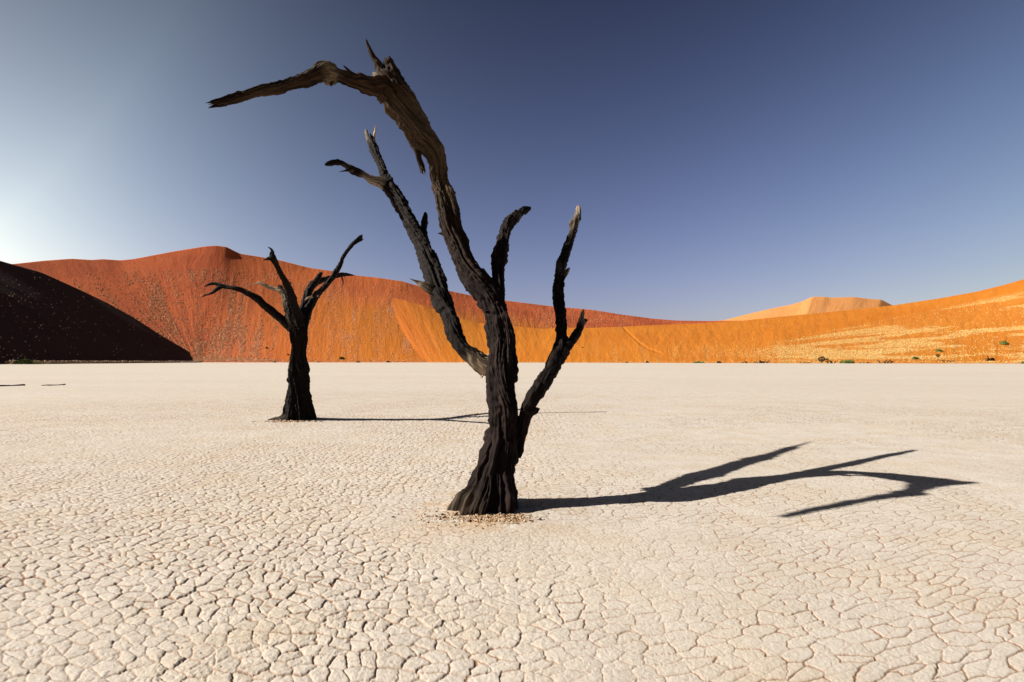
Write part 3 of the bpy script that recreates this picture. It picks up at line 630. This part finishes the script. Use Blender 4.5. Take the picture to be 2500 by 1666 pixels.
# right limb
rl = [Cn(5, 1240, 640, 26, 6.46), Cn(5, 1240, 580, 80, 6.46), E(5, 1215, 480, 1300, 450, 6.46), E(5, 1195, 350, 1325, 350, 6.46), E(5, 1205, 220, 1345, 240, 6.46), E(5, 1235, 110, 1390, 130, 6.46), E(5, 1265, 40, 1440, 60, 6.46),
      E(4, 1420, 1420, 1600, 1460, 6.46), E(4, 1480, 1290, 1680, 1330, 6.46), E(4, 1560, 1150, 1750, 1220, 6.56), E(4, 1640, 1030, 1840, 1080, 6.72), E(4, 1715, 930, 1900, 970, 6.86), E(4, 1755, 800, 1960, 860, 7.01), E(4, 1815, 710, 2030, 745, 7.16, 0, .95), E(4, 1855, 600, 2020, 620, 7.29),
      E(4, 1862, 500, 1995, 515, 7.39), E(4, 1858, 400, 2000, 400, 7.51), E(4, 1855, 250, 2000, 250, 7.68), E(4, 1845, 150, 1985, 150, 7.78), E(4, 1830, 0, 1965, 0, 7.95),
      E(3, 1920, 1080, 2040, 1080, 7.87), E(3, 1925, 980, 2025, 960, 8.03), E(3, 1940, 860, 2040, 880, 8.21), E(3, 1952, 780, 2055, 780, 8.37, .1), E(3, 1965, 700, 2065, 690, 8.54), E(3, 2000, 600, 2090, 610, 8.74), E(3, 2040, 500, 2130, 500, 8.99), E(3, 2088, 380, 2172, 370, 9.31, .15),
      E(3, 2105, 270, 2195, 280, 9.55, .3), E(3, 2150, 200, 2208, 200, 9.77, .5), Cn(3, 2185, 140, 42, 9.92, .7), Cn(3, 2188, 110, 32, 9.99, .8)]
r1 = limb('branch', rl, M_bark2, tree1, b0, seed=61, twist=.5, jag=.07, groove=.12, lump=.10)
limb('stub', [Cn(3, 1990, 880, 60, 8.19), Cn(3, 2030, 835, 55, 8.31), Cn(3, 2065, 790, 48, 8.43, .4), Cn(3, 2088, 755, 26, 8.52, .6)], M_bark2, r1, b0, seed=62, jag=.06)
limb('stub', [Cn(3, 2200, 240, 34, 9.71), Cn(3, 2205, 180, 24, 9.86), Cn(3, 2208, 130, 14, 9.98)], M_bark2, r1, b0, seed=63, jag=.03)
r2 = limb('branch', [Cn(4, 1950, 740, 170, 7.16), Cn(4, 2000, 665, 165, 7.28), Cn(4, 2065, 590, 120, 7.41), Cn(4, 2120, 510, 102, 7.54), Cn(4, 2165, 430, 92, 7.67), Cn(4, 2190, 350, 88, 7.78, .35), Cn(4, 2195, 290, 66, 7.86, .6), Cn(4, 2207, 235, 42, 7.94, .7), Cn(4, 2218, 195, 22, 8.00, .7)],
     M_bark2, tree1, b0, seed=64, jag=.05, lump=.15)
limb('stub', [Cn(4, 2170, 420, 70, 7.68), Cn(4, 2215, 360, 52, 7.79), Cn(4, 2245, 330, 42, 7.85), Cn(4, 2260, 322, 30, 7.88)], M_bark2, r2, b0, seed=65, jag=.02)

# ---- tree 2
b1_ = (TREE2[0], TREE2[1], 0)
tree2 = empty('dead_tree', b1_)
tag(tree2, 'smaller dead tree farther back with forked thin arms against the red dune', 'dead tree', 'dead trees on the clay pan')
D0 = 15.15
tk = [(TREE2[0], D0, -.2, .52, 0)] + [E(7, a, y, c, y, D0) for a, c, y in
      [(590, 970, 1340), (600, 955, 1250), (612, 942, 1150), (632, 930, 1000), (633, 922, 850), (637, 918, 700), (638, 914, 620), (655, 895, 540), (668, 880, 450), (678, 880, 350), (678, 900, 220), (668, 902, 100), (652, 900, 20)]] \
     + [E(6, 1275, 1300, 1475, 1300, D0), Cn(6, 1385, 1200, 150, D0), Cn(6, 1392, 1120, 110, D0)]
limb('trunk', tk, M_bark2, tree2, b1_, seed=71, flare=.08, lump=.10, groove=.14, step=.03, seg=.02,
     lobes=((200, .16, .35, .26, .2), (250, .12, .3, .4, 0), (300, .12, .3, .3, 0), (350, .14, .4, .4, 0)))
def B2(nm, pts, seed, par=tree2, **kw):
    o_ = b1_
    return limb(nm, [Cn(6, x, y, w * 1.03, D, p) for x, y, w, D, p in pts], M_bark2, par, o_, seed=seed, step=.022, seg=.013, **kw)
a_ = B2('branch', [(1360, 1290, 130, D0, 0), (1300, 1245, 105, D0, 0), (1230, 1190, 88, D0, 0), (1130, 1090, 86, D0, 0), (1030, 1010, 86, D0, 0), (930, 940, 82, D0 - 0.06, 0), (860, 870, 80, D0 - 0.06, 0), (770, 815, 62, D0 - 0.12, 0), (680, 770, 60, D0 - 0.12, 0), (590, 740, 52, D0 - 0.19, 0),
             (480, 720, 50, D0 - 0.19, 0), (410, 705, 56, D0 - 0.19, 0), (350, 680, 42, D0 - 0.19, 0), (290, 678, 38, D0 - 0.19, 0), (240, 697, 24, D0 - 0.19, 0), (200, 716, 10, D0 - 0.19, 0)], 74)
B2('twig', [(420, 710, 50, D0 - 0.19, 0), (370, 738, 44, D0 - 0.22, 0), (310, 785, 36, D0 - 0.25, 0), (260, 808, 24, D0 - 0.25, 0), (215, 822, 18, D0 - 0.25, 0), (163, 849, 5, D0 - 0.25, 0)], 75, a_)
c_ = B2('branch', [(1385, 1220, 120, D0 - 0.06, 0), (1365, 1100, 110, D0 - 0.12, 0), (1330, 980, 95, D0 - 0.31, 0), (1280, 840, 88, D0 - 0.56, 0), (1225, 690, 82, D0 - 0.74, 0), (1160, 570, 68, D0 - 0.93, 0), (1100, 450, 64, D0 - 1.12, 0), (1062, 375, 72, D0 - 1.24, 0), (1040, 315, 54, D0 - 1.24, 0), (1045, 275, 32, D0 - 1.24, 0), (1025, 243, 18, D0 - 1.24, 0), (988, 221, 6, D0 - 1.24, 0)], 76)
B2('stub', [(1050, 372, 52, D0 - 1.24, 0), (1005, 362, 50, D0 - 1.27, 0), (965, 376, 24, D0 - 1.30, 0), (943, 382, 16, D0 - 1.30, 0)], 77, c_, jag=.04, lump=.2)
B2('twig', [(1265, 800, 30, D0 - 0.62, 0), (1268, 740, 22, D0 - 0.62, 0), (1272, 690, 17, D0 - 0.62, 0), (1273, 652, 14, D0 - 0.62, 0)], 78, c_)
p_ = B2('branch', [(1330, 1240, 90, D0 - 0.06, 0), (1285, 1150, 95, D0 - 0.06, .1), (1262, 1060, 95, D0, 0), (1235, 930, 86, D0 + 0.14, .1), (1195, 820, 78, D0 + 0.28, .4), (1155, 765, 60, D0 + 0.28, .7), (1090, 748, 42, D0 + 0.28, .9), (1010, 725, 42, D0 + 0.28, .9), (940, 692, 42, D0 + 0.28, .9), (885, 665, 30, D0 + 0.28, 1), (840, 680, 12, D0 + 0.28, 1), (760, 692, 6, D0 + 0.28, 1)], 79, groove=.2)
B2('stub', [(1160, 770, 60, D0 + 0.28, .2), (1138, 720, 58, D0 + 0.28, .1), (1130, 698, 40, D0 + 0.28, 0)], 80, p_, jag=.03)
B2('stub', [(1260, 1090, 60, D0, 0), (1215, 1085, 34, D0, .2), (1188, 1082, 10, D0, .2)], 81, p_)
d_ = B2('branch', [(1400, 1200, 90, D0 + 0.14, 0), (1408, 1080, 80, D0 + 0.28, 0), (1430, 970, 84, D0 + 0.56, 0), (1468, 860, 88, D0 + 1.12, 0), (1510, 750, 90, D0 + 1.54, 0), (1575, 675, 82, D0 + 1.96, 0), (1670, 635, 62, D0 + 2.38, 0), (1770, 600, 52, D0 + 2.80, 0), (1870, 578, 56, D0 + 3.22, 0), (1950, 565, 44, D0 + 3.50, 0), (2010, 568, 26, D0 + 3.64, 0), (2068, 575, 7, D0 + 3.78, 0)], 82)
B2('stub', [(1550, 700, 70, D0 + 1.82, 0), (1600, 640, 60, D0 + 1.96, 0), (1635, 585, 48, D0 + 2.03, 0), (1655, 545, 42, D0 + 2.10, 0)], 83, d_, jag=.05)
B2('twig', [(1912, 585, 16, D0 + 3.36, 0), (1922, 630, 15, D0 + 3.36, 0), (1928, 670, 13, D0 + 3.36, 0), (1912, 735, 6, D0 + 3.36, 0)], 84, d_)
e_ = B2('branch', [(1435, 1260, 90, D0, 0), (1445, 1150, 110, D0 + 0.14, 0), (1475, 1040, 108, D0 + 0.42, 0), (1530, 930, 98, D0 + 0.70, 0), (1580, 835, 84, D0 + 0.84, .05), (1655, 765, 66, D0 + 1.12, 0), (1740, 670, 62, D0 + 1.40, 0), (1808, 590, 62, D0 + 1.54, 0), (1850, 515, 62, D0 + 1.68, 0), (1893, 435, 52, D0 + 1.82, 0),
             (1915, 375, 44, D0 + 1.82, 0), (1975, 280, 42, D0 + 1.96, 0), (2050, 190, 42, D0 + 1.96, 0), (2120, 130, 54, D0 + 2.10, 0), (2160, 108, 62, D0 + 2.10, 0)], 85, jag=.16)
B2('stub', [(1600, 830, 50, D0 + 0.84, .2), (1625, 845, 22, D0 + 0.70, .1), (1642, 856, 8, D0 + 0.70, 0)], 86, e_)
B2('stub', [(1730, 690, 40, D0 + 1.26, 0), (1760, 683, 16, D0 + 1.26, 0), (1772, 680, 5, D0 + 1.26, 0)], 87, e_)
B2('stub', [(1540, 845, 30, D0 + 0.56, .8), (1490, 855, 22, D0 + 0.42, .9), (1455, 885, 12, D0 + 0.42, .9)], 88, e_)

# ------------------------------------------------------------------ litter at the tree feet
def chips(name, cx, cy, n, sx, sy, mat, label, seed, smin=.004, smax=.022):
    r = np.random.default_rng(seed); x = cx + r.normal(0, sx, n); y = cy + r.normal(0, sy, n)
    h = clay_height(x.astype(np.float32), y.astype(np.float32))[0]
    s = smin + (smax - smin) * r.random(n) ** 3
    tet = np.array([[1, 0, 0], [-.5, .8, 0], [-.6, -.7, 0], [.1, .1, .8], [0, 0, -.5]])
    V = tet[None] * s[:, None, None] * (.6 + .8 * r.random((n, 5, 3)))
    a = r.random(n) * 6.28; c, s_ = np.cos(a)[:, None], np.sin(a)[:, None]
    vx = V[..., 0] * c - V[..., 1] * s_ + x[:, None]; vy = V[..., 0] * s_ + V[..., 1] * c + y[:, None]; vz = V[..., 2] * .7 + h[:, None] + .15 * s[:, None]
    k = np.arange(n, dtype=np.int32)[:, None, None] * 5
    F = (k + np.array([[0, 1, 3], [1, 2, 3], [2, 0, 3], [1, 0, 4], [2, 1, 4], [0, 2, 4]])).reshape(-1, 3)
    o = mesh_np(name, np.stack([vx, vy, vz], -1), F, mat, smooth=False, attrs={'tone': np.repeat(r.random(n), 5)})
    tag(o, label, 'litter', kind='stuff')
M_scrap = grass_mat('bark_scraps', (.03, .017, .012), (.12, .07, .04))
M_chip = grass_mat('clay_and_bark_chips', (.30, .15, .06), (.46, .38, .28))
chips('bark_litter', -.17, 5.64, 1500, .16, .06, M_chip, 'rusty bark and clay crumbs at the foot of the large tree', 1)
chips('bark_litter', -.62, 5.72, 350, .28, .16, M_chip, 'scattered clay crumbs left of the large trunk', 2, .004, .018)
chips('bark_litter', -.30, 5.75, 260, .30, .14, M_scrap, 'dark bark scraps lying round the large trunk', 4, .004, .030)
chips('bark_litter', TREE2[0], 14.6, 250, .35, .08, M_chip, 'clay crumbs at the foot of the farther tree', 3, .01, .05)

# ------------------------------------------------------------------ shrubs, small trees and fallen wood round the pan
def surf(px, py, G, nv):
    S = G[:, :nv]; X, Y = proj(S); k = np.argmin((X - px) ** 2 + (Y - py) ** 2); return S.reshape(-1, 3)[k]
def leaf_mat(name, a, b_):
    m, t, b = mat_new(name, .8); t.links.new(mix(t, attr(t, 'tone'), a, b_), b.inputs['Base Color']); return m
ML = {'green': leaf_mat('green_leaves', (.05, .085, .02), (.13, .17, .04)), 'yellow': leaf_mat('yellow_green_leaves', (.22, .20, .04), (.34, .30, .08)),
      'dark': leaf_mat('dark_leaves', (.02, .022, .010), (.05, .045, .02)), 'bright': leaf_mat('bright_green_leaves', (.09, .13, .03), (.20, .23, .06))}
M_wood = mat_new('weathered_wood', .9)[0]; M_wood.node_tree.nodes['Principled BSDF'].inputs['Base Color'].default_value = (.045, .025, .018, 1)
M_wood.node_tree.links.new(ramp(M_wood.node_tree, noise(M_wood.node_tree, M_wood.node_tree.nodes.new('ShaderNodeNewGeometry').outputs['Position'], 3.0, 4), [(.35, (.02, .011, .009)), (.65, (.075, .042, .028))]), M_wood.node_tree.nodes['Principled BSDF'].inputs['Base Color'])
def leaves(w, h, n, ls, seed, cz=0.0, ell=True):
    r = np.random.default_rng(seed); u = r.normal(size=(n, 3)); u /= np.linalg.norm(u, axis=1)[:, None]
    if cz == 0: u[:, 2] = np.abs(u[:, 2])
    k = (.55 + .45 * r.random(n) ** .4) * (.72 + .5 * n3(u[:, 0] * 1.6, u[:, 1] * 1.6, u[:, 2] * 1.6, seed))
    P = u * k[:, None] * np.array([w / 2, w / 2, h if cz == 0 else h / 2]) + np.array([0, 0, cz])
    d1 = r.normal(size=(n, 3)); d1 /= np.linalg.norm(d1, axis=1)[:, None]; d2 = r.normal(size=(n, 3)); d2 /= np.linalg.norm(d2, axis=1)[:, None]
    s = ls * (.6 + .8 * r.random(n))[:, None]
    V = np.stack([P - d1 * s, P + d2 * s * .6, P + d1 * s, P - d2 * s * .6], 1).reshape(-1, 3)
    return V, np.arange(n * 4, dtype=np.int32).reshape(-1, 4), np.repeat(r.random(n), 4)
def simple_tube(pts, r0, r1, seed):
    P = np.array(pts, float); Q, s = cat(np.c_[P, np.linspace(r0, r1, len(P))], max(6, len(P) * 4)); n = len(Q); th = np.linspace(0, 6.2832, 9)[:-1]
    T = np.gradient(Q[:, :3], axis=0); T /= np.linalg.norm(T, axis=1)[:, None] + 1e-9; a = np.cross(T, [.3, .9, .2]); a /= np.linalg.norm(a, axis=1)[:, None] + 1e-9; b = np.cross(T, a)
    rr = Q[:, 3][:, None] * (.8 + .5 * np.random.default_rng(seed).random((n, 8)))
    V = Q[:, None, :3] + a[:, None] * (np.cos(th) * rr)[..., None] + b[:, None] * (np.sin(th) * rr)[..., None]
    I = np.arange(n * 8, dtype=np.int32).reshape(n, 8); J = np.roll(I, -1, 1)
    return V.reshape(-1, 3), np.stack([I[:-1], J[:-1], J[1:], I[1:]], -1).reshape(-1, 4)
def join(parts):
    Vs, Fs, k = [], [], 0
    for V, F in parts: Vs.append(V); Fs.append(F + k); k += len(V)
    return np.concatenate(Vs), np.concatenate(Fs)
def shrub(P, w, h, kind, label, seed, group='shrubs round the edge of the pan'):
    o = empty('shrub', P); tag(o, label, 'shrub', group)
    V, F, tn = leaves(w, h, int(500 if w > 2 else 260), .07 * w + .03, seed)
    mesh_np('foliage', V, F, ML[kind], o, smooth=False, attrs={'tone': tn})
    r = random.Random(seed); ps = []
    for i in range(5):
        a = r.random() * 6.28; ps.append(simple_tube([(0, 0, -.15), (math.cos(a) * w * .15, math.sin(a) * w * .15, h * .35), (math.cos(a) * w * .32, math.sin(a) * w * .32, h * .75)], .03 * w, .01 * w, seed + i))
    V, F = join(ps); mesh_np('stem', V, F, M_wood, o)
def px_w(w, P): return w * P[1] / FPX
def floor_pt(px, Y): return np.array([(px - CX) / FPX * Y, Y, 0.])
for i, (px, Y, w, h, kind, lab) in enumerate([
        (60, 188, 38, 14, 'green', 'big rounded dark green shrub at the far left edge of the pan'),
        (41, 189, 16, 10, 'yellow', 'yellow shrub tucked against the left side of the big green shrub'),
        (21, 187, 16, 7, 'green', 'low dark shrub with pale top, leftmost on the pan edge'),
        (86, 190, 18, 6, 'yellow', 'low yellow green shrub just right of the big green shrub'),
        (101, 192, 9, 5, 'yellow', 'small yellowish tuft of shrub right of the low yellow green one'),
        (14, 193, 34, 18, 'dark', 'dark brown bush behind the leftmost shrubs in the shade'),
        (671, 297, 6, 3, 'dark', 'tiny dark shrub on the pan edge just left of the farther tree'),
        (777, 298, 5, 2.5, 'dark', 'tiny dark shrub right of the farther tree trunk'),
        (875, 298, 10, 3, 'dark', 'flat dark shrub at the red dune foot, left of the paler slope'),
        (949, 298, 10, 4, 'dark', 'flat dark shrub at the red dune foot under the grass streak'),
        (1530, 266, 7, 3, 'green', 'small flat shrub at the orange dune foot, left of the dark one'),
        (1580, 262, 8, 5, 'dark', 'little dark shrub at the middle of the orange dune foot'),
        (1705, 252, 26, 3.5, 'bright', 'long low green shrub on the pan edge left of the driftwood'),
        (1756, 248, 12, 5, 'dark', 'dark green clump at the end of the long low green shrub'),
        (2068, 229, 32, 9, 'bright', 'wide pale green bush right of the round dark one'),
        (2497, 217, 8, 6, 'green', 'dark green shrub cut off by the right edge of the photo')]):
    P = floor_pt(px, Y); shrub(P, px_w(w, P), px_w(h, P), kind, lab, 100 + i)
for i, (px, py, w, h, kind, G_, nv_, lab) in enumerate([
        (651, 850, 6, 3.5, 'dark', G_red, nv_red, 'lone dark shrub on the bare red strip left of the farther tree'),
        (704, 868, 6, 3.5, 'dark', G_red, nv_red, 'small dark shrub on the red slope beside the farther trunk'),
        (834, 876, 12, 6, 'green', G_red, nv_red, 'dark olive shrub standing alone on the red slope'),
        (1423, 849, 5, 2, 'dark', G_or, nv_or, 'lone dark speck of shrub on smooth orange sand'),
        (2236, 877, 14, 6, 'bright', G_or, nv_or, 'bright green shrub above the fallen trunk pile'),
        (2294, 858, 14, 6, 'bright', G_or, nv_or, 'bright green shrub above the little lone tree'),
        (2452, 842, 18, 9, 'bright', G_or, nv_or, 'yellow green shrub high on the right slope')]):
    P = surf(px, py, G_, nv_); shrub(P, px_w(w, P), px_w(h, P), kind, lab, 140 + i, 'shrubs on the dune slopes')
def small_tree(P, w, h, kind, label, seed, trunk_h):
    o = empty('small_tree', P); tag(o, label, 'tree')
    V1, F1 = simple_tube([(0, 0, -.2), (.05 * w, 0, trunk_h * .5), (-.03 * w, 0, trunk_h), (.02 * w, 0, h * .75)], .05 * w, .025 * w, seed)
    V2, F2 = simple_tube([(0, 0, trunk_h * .6), (.22 * w, .05, h * .6), (.3 * w, 0, h * .8)], .03 * w, .012 * w, seed + 1)
    V, F = join([(V1, F1), (V2, F2)]); mesh_np('trunk', V, F, M_wood, o)
    V, F, tn = leaves(w, h - trunk_h, 420, .07 * w, seed, cz=trunk_h + (h - trunk_h) / 2)
    mesh_np('crown', V, F, ML[kind], o, smooth=False, attrs={'tone': tn})
P = floor_pt(2006, 232); small_tree(P, px_w(17, P), px_w(17, P), 'dark', 'round dark small tree at the pan edge beside a red stump', 160, px_w(4, P))
P = floor_pt(2020, 232); small_tree(P, px_w(7, P), px_w(13, P), 'dark', 'thin wispy sapling between the round dark tree and the red stump', 161, px_w(7, P))
P = surf(2290, 880, G_or, nv_or); small_tree(P, px_w(9, P), px_w(16, P), 'dark', 'lone little tree with bare stem and dark tuft on the right slope', 162, px_w(9, P))
def driftwood(P, w, h, label, seed, group='fallen wood along the foot of the orange dune', rise=0):
    r = random.Random(seed); ps = []
    for i in range(5):
        x0 = (-.5 + .25 * i + r.uniform(-.1, .1)) * w; x1 = x0 + r.uniform(.25, .6) * w * r.choice((-1, 1)); zt = h * r.uniform(.5, 1.0)
        ps.append(simple_tube([(x0, r.uniform(-.3, .3), -.1), ((x0 + x1) / 2, r.uniform(-.3, .3), zt * .8), (x1, r.uniform(-.3, .3), zt * r.uniform(.1, 1.0))], h * .17, h * .05, seed + i))
    if rise: ps.append(simple_tube([(-.05 * w, 0, 0), (-.3 * w, 0, h * .5), (-.48 * w, 0, h * 1.15)], h * .16, h * .05, seed + 9))
    V, F = join(ps); o = mesh_np('fallen_wood', V, F, M_wood); o.location = P; tag(o, label, 'dead wood', group)
for i, (px, Y, w, h, lab, rise) in enumerate([
        (1818, 246, 18, 6, 'arched dark fallen wood, leftmost pile on the orange dune foot', 0),
        (1849, 243, 18, 5, 'low tangle of dark fallen wood, second pile from the left', 0),
        (1863, 242, 16, 8, 'spiky dark fallen branches right beside the low tangle', 1),
        (1968, 234, 18, 5, 'small dark arched wood left of the round dark tree', 0),
        (2029, 231, 18, 8, 'dark broken stump leaning right beside the round dark tree', 0),
        (2112, 229, 20, 5, 'thin pale topped driftwood right of the wide green bush', 0),
        (2162, 228, 26, 9, 'long heap of dark dead trunks left of the lone little tree', 0)]):
    P = floor_pt(px, Y); driftwood(P, px_w(w, P), px_w(h, P), lab, 170 + i * 10, rise=rise)
for i, (px, py, w, h, lab, rise) in enumerate([
        (2318, 884, 20, 6, 'small dark dead wood right of the lone little tree', 0),
        (2419, 881, 19, 11, 'black dead log with one arm raised to the left near the right edge', 1)]):
    P = surf(px, py, G_or, nv_or); driftwood(P, px_w(w, P), px_w(h, P), lab, 250 + i * 10, rise=rise)
# half-buried branches out on the pan
for i, (xa, xb, py, rr, lab) in enumerate([(-22, 60, 942.5, .05, 'brown half buried branch lying at the left edge of the pan'),
                                      (100, 160, 940.5, .03, 'thin half buried stick lying right of the brown one')]):
    A = on_ground(xa, py + 2.0); B = on_ground(xb, py - .6); k = [A + (B - A) * f + np.array([0, .06 * math.sin(f * 9 + i), .02 * math.sin(f * 7) - .01]) for f in np.linspace(0, 1, 7)]
    V, F = simple_tube([p - A for p in k], rr * .6, rr * 1.5, 300 + i)
    A = A.copy(); A[2] = gh(A[0], A[1]) + .03; o = mesh_np('fallen_branch', V, F, M_wood); o.location = A; tag(o, lab, 'dead branch', 'branches lying on the pan')
